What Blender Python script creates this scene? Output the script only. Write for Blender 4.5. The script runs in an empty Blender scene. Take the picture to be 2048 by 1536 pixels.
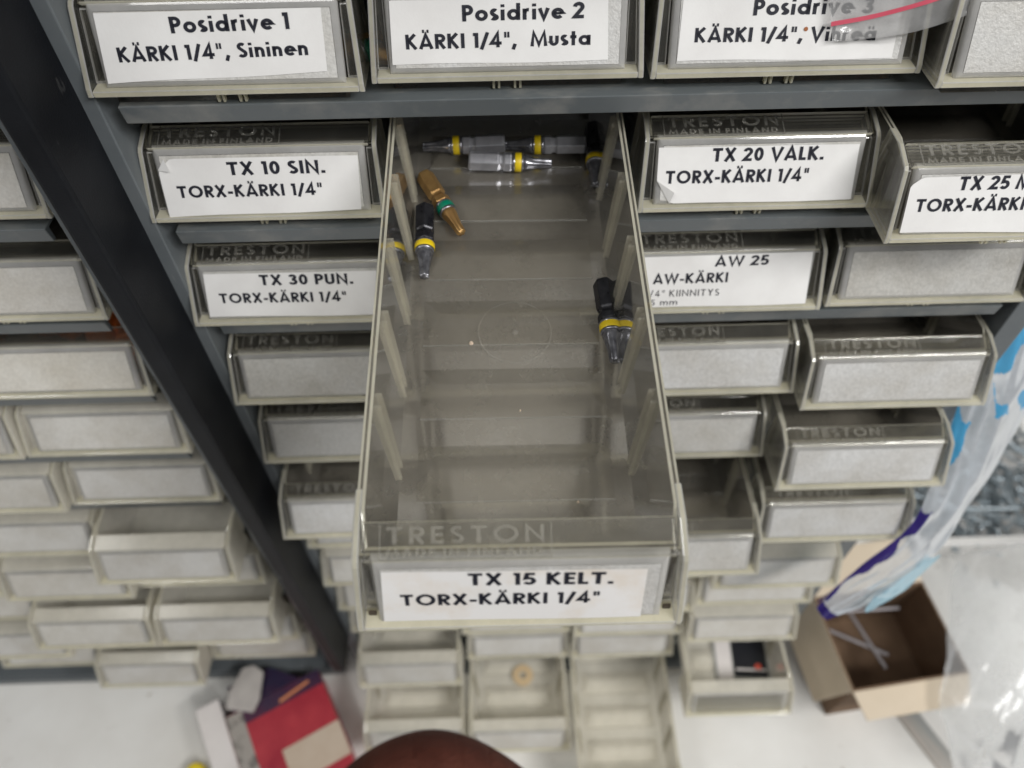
import bpy, bmesh, math, random
from mathutils import Vector, Matrix
random.seed(7)
SC = bpy.context.scene
COL = SC.collection
MM = 0.001
R = math.radians

# ------------------------------------------------------------------ camera, world, lamps, exposure
cam_d = bpy.data.cameras.new("camera")
cam = bpy.data.objects.new("camera", cam_d)
COL.objects.link(cam)
SC.camera = cam
def cam_matrix(p, y, r):
    cp, sp = math.cos(p), math.sin(p)
    rz = Matrix.Rotation(y, 3, 'Z')
    fwd = rz @ Vector((0, cp, -sp)); up = rz @ Vector((0, sp, cp)); rt = rz @ Vector((1, 0, 0))
    r2 = math.cos(r)*rt + math.sin(r)*up
    u2 = -math.sin(r)*rt + math.cos(r)*up
    m = Matrix((r2, u2, -fwd)).transposed()
    return m
cam.matrix_world = Matrix.Translation((.1128, -.2057, .1232)) @ cam_matrix(R(51.76), R(-.98), R(-.75)).to_4x4()
cam_d.sensor_width = 36
cam_d.lens = 36*1500/2048
cam_d.clip_start = .005
cam_d.clip_end = 50
cam_d.dof.use_dof = True
cam_d.dof.focus_distance = .226
cam_d.dof.aperture_fstop = 9.0

w = bpy.data.worlds.new("World")
SC.world = w
w.use_nodes = True
w.node_tree.nodes["Background"].inputs[0].default_value = (.97, .98, 1, 1)
w.node_tree.nodes["Background"].inputs[1].default_value = .14

def area(name, loc, target, sx, sy, power, col=(1, .99, .97)):
    l = bpy.data.lights.new(name, 'AREA'); l.shape = 'RECTANGLE'; l.size = sx; l.size_y = sy
    l.energy = power; l.color = col
    o = bpy.data.objects.new(name, l); COL.objects.link(o)
    o.location = loc
    d = Vector(target)-Vector(loc)
    o.rotation_euler = d.to_track_quat('-Z', 'Y').to_euler()
    return o
area("ceiling_lamp_right", (1.02, -.82, .90), (.25, -.02, -.25), .9, .16, 20)
area("ceiling_lamp_left", (-.85, -.45, 1.25), (.0, -.02, -.3), .9, .16, 6)
area("ceiling_lamp_front", (.2, -1.05, 1.5), (.15, -.05, -.2), 2.4, .16, 9.5)

SC.view_settings.view_transform = 'Standard'
SC.view_settings.look = 'None'
SC.view_settings.exposure = 0
SC.view_settings.gamma = 1
SC.render.engine = 'CYCLES'
cy = SC.cycles
cy.max_bounces = 14; cy.diffuse_bounces = 4; cy.glossy_bounces = 5; cy.transmission_bounces = 10
cy.transparent_max_bounces = 40
cy.sample_clamp_indirect = 4
cy.use_denoising = True

# ------------------------------------------------------------------ materials
def newmat(name):
    m = bpy.data.materials.new(name); m.use_nodes = True
    nt = m.node_tree; nt.nodes.clear()
    out = nt.nodes.new('ShaderNodeOutputMaterial')
    return m, nt, out
def N(nt, t, **kw):
    n = nt.nodes.new(t)
    for k, v in kw.items():
        if k in n.inputs: n.inputs[k].default_value = v
        else: setattr(n, k, v)
    return n
def ramp(nt, src, stops):
    r = nt.nodes.new('ShaderNodeValToRGB')
    e = r.color_ramp.elements
    while len(e) < len(stops): e.new(.5)
    for el, (p, c) in zip(e, stops):
        el.position = p; el.color = (*c, 1) if len(c) == 3 else c
    nt.links.new(src, r.inputs[0])
    return r
def noise(nt, scale, detail=4, rough=.6, coord='Object', sc3=None):
    """noise in object space, shifted for every object so that copies do not share their marks"""
    tc = N(nt, 'ShaderNodeTexCoord')
    n = N(nt, 'ShaderNodeTexNoise', Scale=scale, Detail=detail, Roughness=rough)
    n.noise_dimensions = '4D'
    oi = N(nt, 'ShaderNodeObjectInfo'); mu = N(nt, 'ShaderNodeMath', operation='MULTIPLY'); mu.inputs[1].default_value = 37
    nt.links.new(oi.outputs['Random'], mu.inputs[0]); nt.links.new(mu.outputs[0], n.inputs['W'])
    if sc3:
        mp = N(nt, 'ShaderNodeMapping'); mp.inputs['Scale'].default_value = sc3
        nt.links.new(tc.outputs[coord], mp.inputs[0]); nt.links.new(mp.outputs[0], n.inputs['Vector'])
    else:
        nt.links.new(tc.outputs[coord], n.inputs['Vector'])
    return n
def pbr(name, base, base2=None, scale=60, rough=.5, rough2=None, metal=0, bump=0, bscale=400, detail=5, lo=.35, hi=.65, spec=.5, coord='Object', sc3=None):
    m, nt, out = newmat(name)
    p = N(nt, 'ShaderNodeBsdfPrincipled')
    p.inputs['Metallic'].default_value = metal
    p.inputs['Roughness'].default_value = rough
    p.inputs['Specular IOR Level'].default_value = spec
    p.inputs['Base Color'].default_value = (*base, 1)
    if base2:
        n = noise(nt, scale, detail, coord=coord, sc3=sc3)
        r = ramp(nt, n.outputs['Fac'], [(lo, base), (hi, base2)])
        nt.links.new(r.outputs[0], p.inputs['Base Color'])
        if rough2 is not None:
            r2 = ramp(nt, n.outputs['Fac'], [(lo, (rough,)*3), (hi, (rough2,)*3)])
            nt.links.new(r2.outputs[0], p.inputs['Roughness'])
    if bump:
        n2 = noise(nt, bscale, 3, coord=coord)
        b = N(nt, 'ShaderNodeBump', Strength=bump, Distance=.0004)
        nt.links.new(n2.outputs['Fac'], b.inputs['Height']); nt.links.new(b.outputs[0], p.inputs['Normal'])
    nt.links.new(p.outputs[0], out.inputs[0])
    return m
def clear_mat(name, tint, glass_tint, glass_fac, haze_col, haze_lo, haze_hi, rough=.04, hscale=45, bump=.05, ior=1.45):
    """clear moulded plastic: sees through, reflects, a haze film that holds dust, scratches and painted glow"""
    m, nt, out = newmat(name); L = nt.links
    tr = N(nt, 'ShaderNodeBsdfTransparent'); tr.inputs[0].default_value = (*tint, 1)
    gl = N(nt, 'ShaderNodeBsdfGlass', IOR=1.5, Roughness=rough); gl.inputs['Color'].default_value = (*glass_tint, 1)
    mx = N(nt, 'ShaderNodeMixShader'); mx.inputs[0].default_value = glass_fac
    L.new(tr.outputs[0], mx.inputs[1]); L.new(gl.outputs[0], mx.inputs[2])
    gs = N(nt, 'ShaderNodeBsdfGlossy', Roughness=rough+.04)
    fr = N(nt, 'ShaderNodeFresnel', IOR=ior)
    mg = N(nt, 'ShaderNodeMixShader'); L.new(fr.outputs[0], mg.inputs[0]); L.new(mx.outputs[0], mg.inputs[1]); L.new(gs.outputs[0], mg.inputs[2])
    df = N(nt, 'ShaderNodeBsdfDiffuse'); df.inputs[0].default_value = (*haze_col, 1)
    tl = N(nt, 'ShaderNodeBsdfTranslucent'); tl.inputs[0].default_value = (*haze_col, 1)
    md = N(nt, 'ShaderNodeMixShader'); md.inputs[0].default_value = .45
    L.new(df.outputs[0], md.inputs[1]); L.new(tl.outputs[0], md.inputs[2])
    n = noise(nt, hscale, 8, .7)
    r = ramp(nt, n.outputs['Fac'], [(.35, (haze_lo,)*3), (.7, (haze_hi,)*3)])
    mh = N(nt, 'ShaderNodeMixShader'); L.new(r.outputs[0], mh.inputs[0]); L.new(mg.outputs[0], mh.inputs[1]); L.new(md.outputs[0], mh.inputs[2])
    if bump:
        n2 = noise(nt, 300, 3); b = N(nt, 'ShaderNodeBump', Strength=bump, Distance=.0003)
        L.new(n2.outputs['Fac'], b.inputs['Height'])
        for q in (gl, gs): L.new(b.outputs[0], q.inputs['Normal'])
    L.new(mh.outputs[0], out.inputs[0])
    return m
M_CLEAR = clear_mat("clear_plastic", (.965, .96, .935), (.98, .975, .94), .22, (.80, .77, .70), .02, .07)
M_GLARE = clear_mat("glare_paled_plastic", (.965, .96, .93), (.98, .975, .94), .15, (.97, .94, .86), .44, .62, rough=.1)  # strong pale haze puts the glare over lower and left drawers into the plastic
M_FLOOR = clear_mat("frosted_plastic_floor", (.93, .915, .885), (.96, .945, .915), .25, (.25, .23, .195), .52, .70, rough=.16, hscale=110, bump=.5)
M_EDGE = clear_mat("clear_plastic_edge", (.93, .91, .80), (.98, .96, .85), .5, (1.0, .965, .80), .44, .64, rough=.05, ior=1.7)  # yellowed plastic, with the glow of light-guiding edges painted into its haze colour
M_RIBP = clear_mat('moulded_rib_plastic', (.95, .94, .88), (.98, .96, .9), .5, (.97, .93, .80), .14, .24, rough=.05)
M_RIDGE = clear_mat('floor_ridge_plastic', (.94, .93, .90), (.97, .955, .93), .3, (.50, .465, .40), .16, .28, rough=.14, hscale=110, bump=.5)
M_SLAB = clear_mat("clear_plastic_front", (.95, .945, .92), (.97, .965, .94), .4, (.80, .78, .72), .05, .11, rough=.03)
M_RIM = clear_mat("bright_bevelled_rim", (.95, .945, .91), (.99, .985, .95), .5, (.99, .98, .96), .40, .56, rough=.05, ior=2.1)  # white haze colour paints in the brightness of the lit bevels
M_EMB = clear_mat("raised_clear_lettering", (.95, .945, .92), (.97, .965, .93), .4, (.82, .80, .75), .11, .17)
M_STEEL = None
M_STEELD = pbr("dusty_shelf_steel", (.105, .118, .125), (.21, .21, .20), 55, .36, .7, bump=.08, lo=.5, hi=.75, sc3=(1, 3, 1))
def worn(name, base, base2, chip, scale, rough, lo, hi, bump):
    m = pbr(name, base, base2, scale, rough, bump=bump, bscale=1500, spec=.22)
    nt = m.node_tree; p = [n for n in nt.nodes if n.type == 'BSDF_PRINCIPLED'][0]
    src = p.inputs['Base Color'].links[0].from_socket
    n1 = noise(nt, 260, 2, .5, sc3=(1, 1, .25)); n2 = noise(nt, 22, 5, .7)
    mu = N(nt, 'ShaderNodeMath', operation='MULTIPLY'); nt.links.new(n1.outputs['Fac'], mu.inputs[0]); nt.links.new(n2.outputs['Fac'], mu.inputs[1])
    r = ramp(nt, mu.outputs[0], [(lo, (0, 0, 0)), (hi, (1, 1, 1))])
    mx = N(nt, 'ShaderNodeMix', data_type='RGBA'); mx.inputs[7].default_value = (*chip, 1)
    nt.links.new(r.outputs[0], mx.inputs[0]); nt.links.new(src, mx.inputs[6]); nt.links.new(mx.outputs[2], p.inputs['Base Color'])
    return m
M_BLACK = worn("black_painted_steel", (.003, .0036, .0055), (.0065, .0075, .010), (.10, .10, .10), 60, .52, .40, .48, .25)
M_PAPER = pbr("white_label_paper", (.69, .68, .67), (.75, .745, .735), 60, .75, bump=.1, bscale=1200, spec=.2)
M_PAPERD = pbr("stained_label_paper", (.72, .71, .70), (.62, .53, .42), 38, .75, lo=.56, hi=.80, spec=.2, bump=.1, bscale=1200)
M_INK = pbr("black_ink", (.016, .017, .026), rough=.6, spec=.3)
def insert_mat(name, a, b, rough):
    m = pbr(name, a, b, 900, rough, bump=.6, bscale=1600, detail=3)
    nt = m.node_tree; p = [n for n in nt.nodes if n.type == 'BSDF_PRINCIPLED'][0]
    src = p.inputs['Base Color'].links[0].from_socket
    sm = noise(nt, 38, 6, .65); r = ramp(nt, sm.outputs['Fac'], [(.36, (.80, .77, .72)), (.60, (1, 1, 1))])
    oi = N(nt, 'ShaderNodeObjectInfo'); r2 = ramp(nt, oi.outputs['Random'], [(0, (.84, .83, .80)), (.5, (.98, .98, .98)), (1, (1.0, .985, .94))])
    m1 = N(nt, 'ShaderNodeMix', data_type='RGBA', blend_type='MULTIPLY'); m1.inputs[0].default_value = .8
    m2 = N(nt, 'ShaderNodeMix', data_type='RGBA', blend_type='MULTIPLY'); m2.inputs[0].default_value = 1
    nt.links.new(src, m1.inputs[6]); nt.links.new(r.outputs[0], m1.inputs[7])
    nt.links.new(m1.outputs[2], m2.inputs[6]); nt.links.new(r2.outputs[0], m2.inputs[7]); nt.links.new(m2.outputs[2], p.inputs['Base Color'])
    rr = ramp(nt, sm.outputs['Fac'], [(.35, (rough-.1,)*3), (.65, (rough+.18,)*3)]); nt.links.new(rr.outputs[0], p.inputs['Roughness'])
    return m
M_FROST = insert_mat("frosted_grey_insert", (.50, .50, .495), (.62, .62, .615), .34)
M_FROSTL = insert_mat("frosted_pale_insert", (.56, .55, .53), (.65, .64, .615), .42)
M_BITBLACK = pbr("black_oxide_steel", (.018, .018, .022), (.04, .04, .045), 400, .25, .4, metal=.5, bump=.15)
M_BITFLAT = pbr('grey_steel_flats', (.40, .40, .43), (.52, .52, .55), 300, .30, metal=.65, bump=.1)
M_BITTIP = pbr('dark_steel_tip', (.12, .12, .135), (.30, .30, .32), 500, .22, metal=.75)
M_BITGREY = pbr("bare_grey_steel", (.22, .22, .24), (.34, .34, .36), 300, .28, metal=.85)
M_YELLOW = pbr("yellow_ring_paint", (.72, .52, .01), rough=.4)
M_GREEN = pbr("green_ring_paint", (.0, .16, .09), rough=.45)
M_COPPER = pbr("brassy_coated_steel", (.55, .34, .13), (.42, .24, .09), 200, .32, metal=.75)
M_COPPER2 = pbr("copper_coated_parts", (.75, .24, .06), (.55, .15, .04), 150, .32, metal=.5)
M_BENCH = None
M_CARD = pbr("cream_cardboard_outside", (.66, .56, .43), (.60, .50, .37), 30, .7, bump=.1, bscale=700)
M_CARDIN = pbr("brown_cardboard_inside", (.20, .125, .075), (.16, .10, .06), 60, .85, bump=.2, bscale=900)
M_RED = pbr("red_printed_card", (.50, .05, .065), (.34, .02, .04), 30, .35, bump=.5, bscale=60)
M_NAVY = pbr("navy_printed_card", (.02, .025, .06), (.10, .02, .05), 20, .35)
M_ORANGE = pbr("orange_print", (.75, .28, .12), rough=.4)
M_WHITECARD = pbr("white_card", (.78, .74, .72), (.70, .66, .64), 25, .6)
M_GREYPRINT = pbr("grey_printed_side", (.36, .33, .30), (.14, .13, .12), 120, .5, lo=.48, hi=.6, sc3=(1, 1, 3))
M_TAPE = pbr("beige_paper_tape", (.60, .50, .40), (.52, .40, .30), 25, .7)
M_TAG = pbr("grey_plastic_tag", (.52, .49, .46), (.42, .39, .37), 60, .6, bump=.4, bscale=250)
M_TRAY = pbr("white_moulded_plastic", (.80, .79, .77), rough=.35)
M_SCREW = pbr("zinc_screw", (.22, .27, .30), (.40, .45, .48), 200, .35, metal=.7)
M_NAIL = pbr("dull_nail_steel", (.34, .32, .33), rough=.4, metal=.6)
M_BRASS = pbr("pale_brass", (.66, .50, .30), rough=.5, metal=.2)
M_GRIME = pbr("dark_grime", (.06, .045, .03), rough=.8)
M_RUST = pbr("rust_speck", (.30, .10, .03), rough=.7)
M_FILM = clear_mat("clear_bag_film", (.95, .95, .95), (.98, .98, .98), .12, (.88, .88, .88), .24, .42, rough=.10, hscale=30, bump=.4)
M_REDZIP = pbr("red_zip_line", (.50, .06, .10), rough=.4)
M_BAGW = clear_mat("milky_bag_film", (.93, .95, .98), (.97, .98, 1), .1, (.82, .87, .93), .42, .66, rough=.15, hscale=25, bump=.4)
M_BAGB = clear_mat("blue_bag_print", (.25, .6, .9), (.5, .75, 1), .05, (.10, .45, .78), .78, .92, rough=.15, hscale=25, bump=.2)
M_BAGP = clear_mat("purple_bag_print", (.15, .1, .4), (.3, .2, .6), .05, (.05, .035, .22), .85, .95, rough=.15, hscale=25, bump=.2)
M_CRUMPLE = clear_mat("crumpled_clear_film", (.96, .97, .98), (.98, .99, 1), .18, (.93, .95, .97), .22, .46, rough=.12, hscale=18, bump=.6)
M_SKIN = None

M_BENCH = worn("white_bench_top", (.84, .835, .81), (.73, .715, .68), (.34, .29, .23), 9, .5, .375, .44, .05)
M_STEEL = worn("grey_painted_steel", (.105, .118, .127), (.135, .148, .156), (.30, .30, .30), 35, .32, .41, .50, .1)

# ------------------------------------------------------------------ mesh helpers (millimetres in, metres out)
class MB:
    def __init__(s): s.v = []; s.f = []; s.mi = []
    def add(s, pts, faces, mi=0):
        o = len(s.v); s.v += [tuple(c*MM for c in p) for p in pts]
        for k, f in enumerate(faces):
            s.f.append([o+i for i in f]); s.mi.append(mi[k] if isinstance(mi, (list, tuple)) else mi)
    def hexa(s, p, mi=0):
        """8 points: bottom ring 0-3, top ring 4-7"""
        s.add(p, [(3, 2, 1, 0), (4, 5, 6, 7), (0, 1, 5, 4), (1, 2, 6, 5), (2, 3, 7, 6), (3, 0, 4, 7)], mi)
    def box(s, x0, x1, y0, y1, z0, z1, mi=0):
        s.hexa([(x0, y0, z0), (x1, y0, z0), (x1, y1, z0), (x0, y1, z0), (x0, y0, z1), (x1, y0, z1), (x1, y1, z1), (x0, y1, z1)], mi)
    def prism_x(s, prof, x0, x1, mside=0, mrim=0):
        """polygon in (y,z) extruded along x"""
        n = len(prof)
        pts = [(x0, y, z) for y, z in prof]+[(x1, y, z) for y, z in prof]
        fs = [tuple(range(n)), tuple(range(2*n-1, n-1, -1))]; mi = [mside, mside]
        for i in range(n):
            j = (i+1) % n
            fs.append((i, i+n, j+n, j)); mi.append(mrim)
        s.add(pts, fs, mi)
    def lathe(s, prof, seg=24, axis='x', mi=0, cap=True):
        """(a, r) pairs along an axis"""
        o = []; fs = []
        for a, r in prof:
            for k in range(seg):
                t = 2*math.pi*k/seg
                o.append((a, r*math.cos(t), r*math.sin(t)) if axis == 'x' else (r*math.cos(t), r*math.sin(t), a))
        for i in range(len(prof)-1):
            for k in range(seg):
                q = (k+1) % seg
                fs.append((i*seg+k, i*seg+q, (i+1)*seg+q, (i+1)*seg+k))
        if cap:
            fs.append(tuple(range(seg-1, -1, -1))); b = (len(prof)-1)*seg; fs.append(tuple(range(b, b+seg)))
        s.add(o, fs, mi)
    def mesh(s, name, mats, smooth=False, fix=True):
        me = bpy.data.meshes.new(name)
        me.from_pydata(s.v, [], s.f)
        for m in (mats if isinstance(mats, (list, tuple)) else [mats]): me.materials.append(m)
        me.polygons.foreach_set('material_index', s.mi)
        if fix:
            bm = bmesh.new(); bm.from_mesh(me); bmesh.ops.recalc_face_normals(bm, faces=bm.faces); bm.to_mesh(me); bm.free()
        if smooth: me.polygons.foreach_set('use_smooth', [True]*len(me.polygons))
        me.update()
        return me
def obj(name, me, parent=None, loc=None, rot=None):
    o = bpy.data.objects.new(name, me); COL.objects.link(o)
    if parent: o.parent = parent
    if loc: o.location = [c*MM for c in loc]
    if rot: o.rotation_euler = rot
    return o
def tag(o, label, cat, group=None, kind=None):
    if label: o['label'] = label
    if cat: o['category'] = cat
    if group: o['group'] = group
    if kind: o['kind'] = kind
    return o
def empty(name, loc=(0, 0, 0), rot=(0, 0, 0)):
    o = bpy.data.objects.new(name, None); COL.objects.link(o)
    o.location = [c*MM for c in loc]; o.rotation_euler = rot; o.empty_display_size = .01
    return o
def bevel(me, width, seg=1, angle=30, mat=-1):
    bm = bmesh.new(); bm.from_mesh(me)
    es = [e for e in bm.edges if len(e.link_faces) == 2 and e.calc_face_angle(0) > R(angle)]
    bmesh.ops.bevel(bm, geom=es, offset=width*MM, segments=seg, affect='EDGES', material=mat, profile=.5)
    bm.to_mesh(me); bm.free(); me.update()
    return me

# ------------------------------------------------------------------ stroke lettering (bold geometric capitals)
def arc(cx, cy, rx, ry, a0, a1, n=14):
    return [(cx+rx*math.cos(R(a0+(a1-a0)*i/n)), cy+ry*math.sin(R(a0+(a1-a0)*i/n))) for i in range(n+1)]
def glyphs(w):
    h = w/2; t = 1-h; b = h; X = .68; xt = X-h
    rx = (X-w)/2
    def bowl(cx, r=rx): return arc(cx, b+rx, r, rx, 0, 360, 22)
    G = {}
    G['T'] = (.64, [[(0, t), (.64, t)], [(.32, t), (.32, 0)]])
    G['O'] = (.98, [arc(.49, .5, .49-h, .5-h+.01, 0, 360, 30)])
    G['R'] = (.60, [[(h, 0), (h, t), (.30, t)]+arc(.30, .70, .21, .30-h, 90, -90, 10)[1:]+[(h, .40+h)], [(.28, .42), (.54, 0)]])
    G['P'] = (.56, [[(h, 0), (h, t), (.28, t)]+arc(.28, .68, .21, .32-h, 90, -90, 10)[1:]+[(h, .36+h)]])
    G['X'] = (.74, [[(.09, 1), (.65, 0)], [(.65, 1), (.09, 0)]])
    G['K'] = (.66, [[(h, 0), (h, 1)], [(.56, 1), (.13, .52)], [(.20, .56), (.59, 0)]])
    G['A'] = (.80, [[(.07, 0), (.40, .97), (.73, 0)], [(.18, .26), (.62, .26)]])
    G['\u00c4'] = (.80, G['A'][1]+[[(.21, 1.19), (.33, 1.19)], [(.47, 1.19), (.59, 1.19)]])
    G['I'] = (w, [[(h, 0), (h, 1)]])
    G['-'] = (.34, [[(0, .36), (.34, .36)]])
    G['/'] = (.46, [[(.04, -.12), (.42, 1.02)]])
    G['1'] = (.32, [[(.02, t), (.32-h, t), (.32-h, 0)]])
    G['4'] = (.64, [[(.64, .28), (.05, .28), (.42, .97), (.42, 0)]])
    G['0'] = (.60, [arc(.30, .5, .30-h, .5-h, 0, 360, 26)])
    G['2'] = (.56, [arc(.28, .70, .20, .30-h, 175, -38, 12)+[(.08, h), (.56, h)]])
    G['3'] = (.56, [arc(.27, .73, .18, .27-h, 165, -90, 10)[:-1]+[(.25, .52)], [(.25, .52)]+arc(.27, .29, .21, .29-h, 80, -165, 12)])
    G['5'] = (.56, [[(.52, t), (.17, t), (.11, .52)]+arc(.27, .33, .21, .33-h, 118, -150, 14)])
    G['S'] = (.54, [arc(.27, .735, .17, .265-h, 35, 240, 10)+[(.27, .51)]+arc(.27, .275, .19, .275-h, 62, -150, 10)])
    G['N'] = (.76, [[(h, 0), (h, .93), (.76-h, .07), (.76-h, 1)]])
    G['U'] = (.66, [[(h, 1), (h, .32)]+arc(.33, .33, .33-h, .33-h, 180, 360, 14)+[(.66-h, 1)]])
    G['V'] = (.76, [[(.06, 1), (.38, .04), (.70, 1)]])
    G['L'] = (.46, [[(h, 1), (h, h), (.46, h)]])
    G['E'] = (.50, [[(.50, t), (h, t), (h, h), (.50, h)], [(h, .52), (.46, .52)]])
    G['F'] = (.48, [[(.48, t), (h, t), (h, 0)], [(h, .5), (.44, .5)]])
    G['D'] = (.72, [[(h, h), (h, t), (.28, t)]+arc(.28, .5, .44-h, .5-h, 90, -90, 14)[1:]+[(h, h)]])
    G['M'] = (.94, [[(.07, 0), (.16, .94), (.47, .10), (.78, .94), (.87, 0)]])
    G['W'] = (1.12, [[(.06, 1), (.31, .06), (.56, .94), (.81, .06), (1.06, 1)]])
    G['Y'] = (.70, [[(.06, 1), (.35, .5), (.64, 1)], [(.35, .5), (.35, 0)]])
    G['.'] = (w*1.1, [[(0, w*.55), (w*1.1, w*.55)]])
    G[','] = (w*1.2, [[(w*.85, w*1.0), (w*.25, -.17)]])
    G['"'] = (.36, [[(.09, 1.02), (.09, .64)], [(.27, 1.02), (.27, .64)]])
    G['o'] = (X, [bowl(X/2)])
    G['a'] = (X+.02, [bowl(X/2), [(X-h+.02, 0), (X-h+.02, X)]])
    G['\u00e4'] = (X+.02, G['a'][1]+[[(.18, .88), (.29, .88)], [(.40, .88), (.51, .88)]])
    G['d'] = (X+.02, [bowl(X/2), [(X-h+.02, 0), (X-h+.02, 1.03)]])
    G['e'] = (X, [[(h, .36), (X-h, .36)]+arc(X/2, b+rx, rx, rx, 5, 318, 20)])
    G['i'] = (w, [[(h, 0), (h, X-.02)], [(h, .80), (h, .97)]])
    G['s'] = (.42, [arc(.21, .50, .125, X/2-.16-h*.4, 40, 245, 8)+arc(.21, .20, .14, .20-h, 65, -150, 8)])
    G['r'] = (.38, [[(h, 0), (h, X)], [(h, .42)]+arc(.30, .40, .2, .21, 150, 80, 6)])
    G['v'] = (.56, [[(.06, X), (.28, .04), (.50, X)]])
    G['n'] = (.56, [[(h, 0), (h, X)], [(h, .36)]+arc(.28, .38, .28-h, xt-.38, 180, 0, 10)+[(.56-h, 0)]])
    G['h'] = (.56, [[(h, 0), (h, 1.03)], [(h, .36)]+arc(.28, .38, .28-h, xt-.38, 180, 0, 10)+[(.56-h, 0)]])
    G['u'] = (.56, [[(h, X), (h, .30)]+arc(.28, .30, .28-h, .30-h, 180, 360, 10)+[(.56-h, X)]])
    G['t'] = (.36, [[(.18, 0), (.18, .95)], [(0, xt), (.36, xt)]])
    G['m'] = (.86, [[(h, 0), (h, X)], [(h, .36)]+arc(.25, .40, .25-h, xt-.40, 180, 0, 8)+[(.50-h, 0)], [(.50-h, .36)]+arc(.67, .40, .25-h, xt-.40, 180, 0, 8)+[(.86-h, 0)]])
    return G
def ribbon(line, w):
    """constant-width strip with mitred corners"""
    P = [Vector(p) for p in line]
    closed = (P[0]-P[-1]).length < 1e-4
    if closed: P = P[:-1]
    n = len(P); L = []; Rr = []
    for i in range(n):
        a = P[i-1] if (i > 0 or closed) else None
        c = P[(i+1) % n] if (i < n-1 or closed) else None
        d1 = (P[i]-a).normalized() if a is not None else None
        d2 = (c-P[i]).normalized() if c is not None else None
        if d1 is None: d1 = d2
        if d2 is None: d2 = d1
        n1 = Vector((-d1.y, d1.x)); n2 = Vector((-d2.y, d2.x))
        m = n1+n2
        if m.length < .3: m = n1
        m.normalize(); k = min(1/max(m.dot(n1), .35), 2.2)
        L.append(P[i]+m*k*w/2); Rr.append(P[i]-m*k*w/2)
    quads = []
    for i in range(n if closed else n-1):
        j = (i+1) % n
        quads.append((Rr[i], Rr[j], L[j], L[i]))
    return quads
def text_quads(txt, weight=.19, gap=.13, space=.36):
    G = glyphs(weight); x = 0; out = []
    for ch in txt:
        if ch == ' ': x += space; continue
        wd, strokes = G[ch]
        for s in strokes:
            for q in ribbon(s, weight if ch not in '"' else weight*.62):
                out.append([(p.x+x, p.y) for p in q])
        x += wd+gap
    return out, x-gap
def place_text(mb, txt, x0, x1, y0, y1, cap, plane, weight=.19, gap=.13, slant=0, mi=0, thick=0):
    """fit the line between (x0,y0) and (x1,y1); plane(x, t) -> point"""
    qs, W = text_quads(txt, weight, gap)
    k = (x1-x0)/W
    for q in qs:
        pts = []
        for (a, b) in q:
            xx = x0+a*k+b*cap*slant; yy = y0+(y1-y0)*(a/W)+b*cap
            pts.append((xx, yy))
        if thick:
            lo = [plane(x, y, 0) for x, y in pts]; hi = [plane(x, y, thick) for x, y in pts]
            mb.hexa(lo+hi, mi)
        else:
            mb.add([plane(x, y, 0) for x, y in pts], [(0, 1, 2, 3)], mi)

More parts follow.
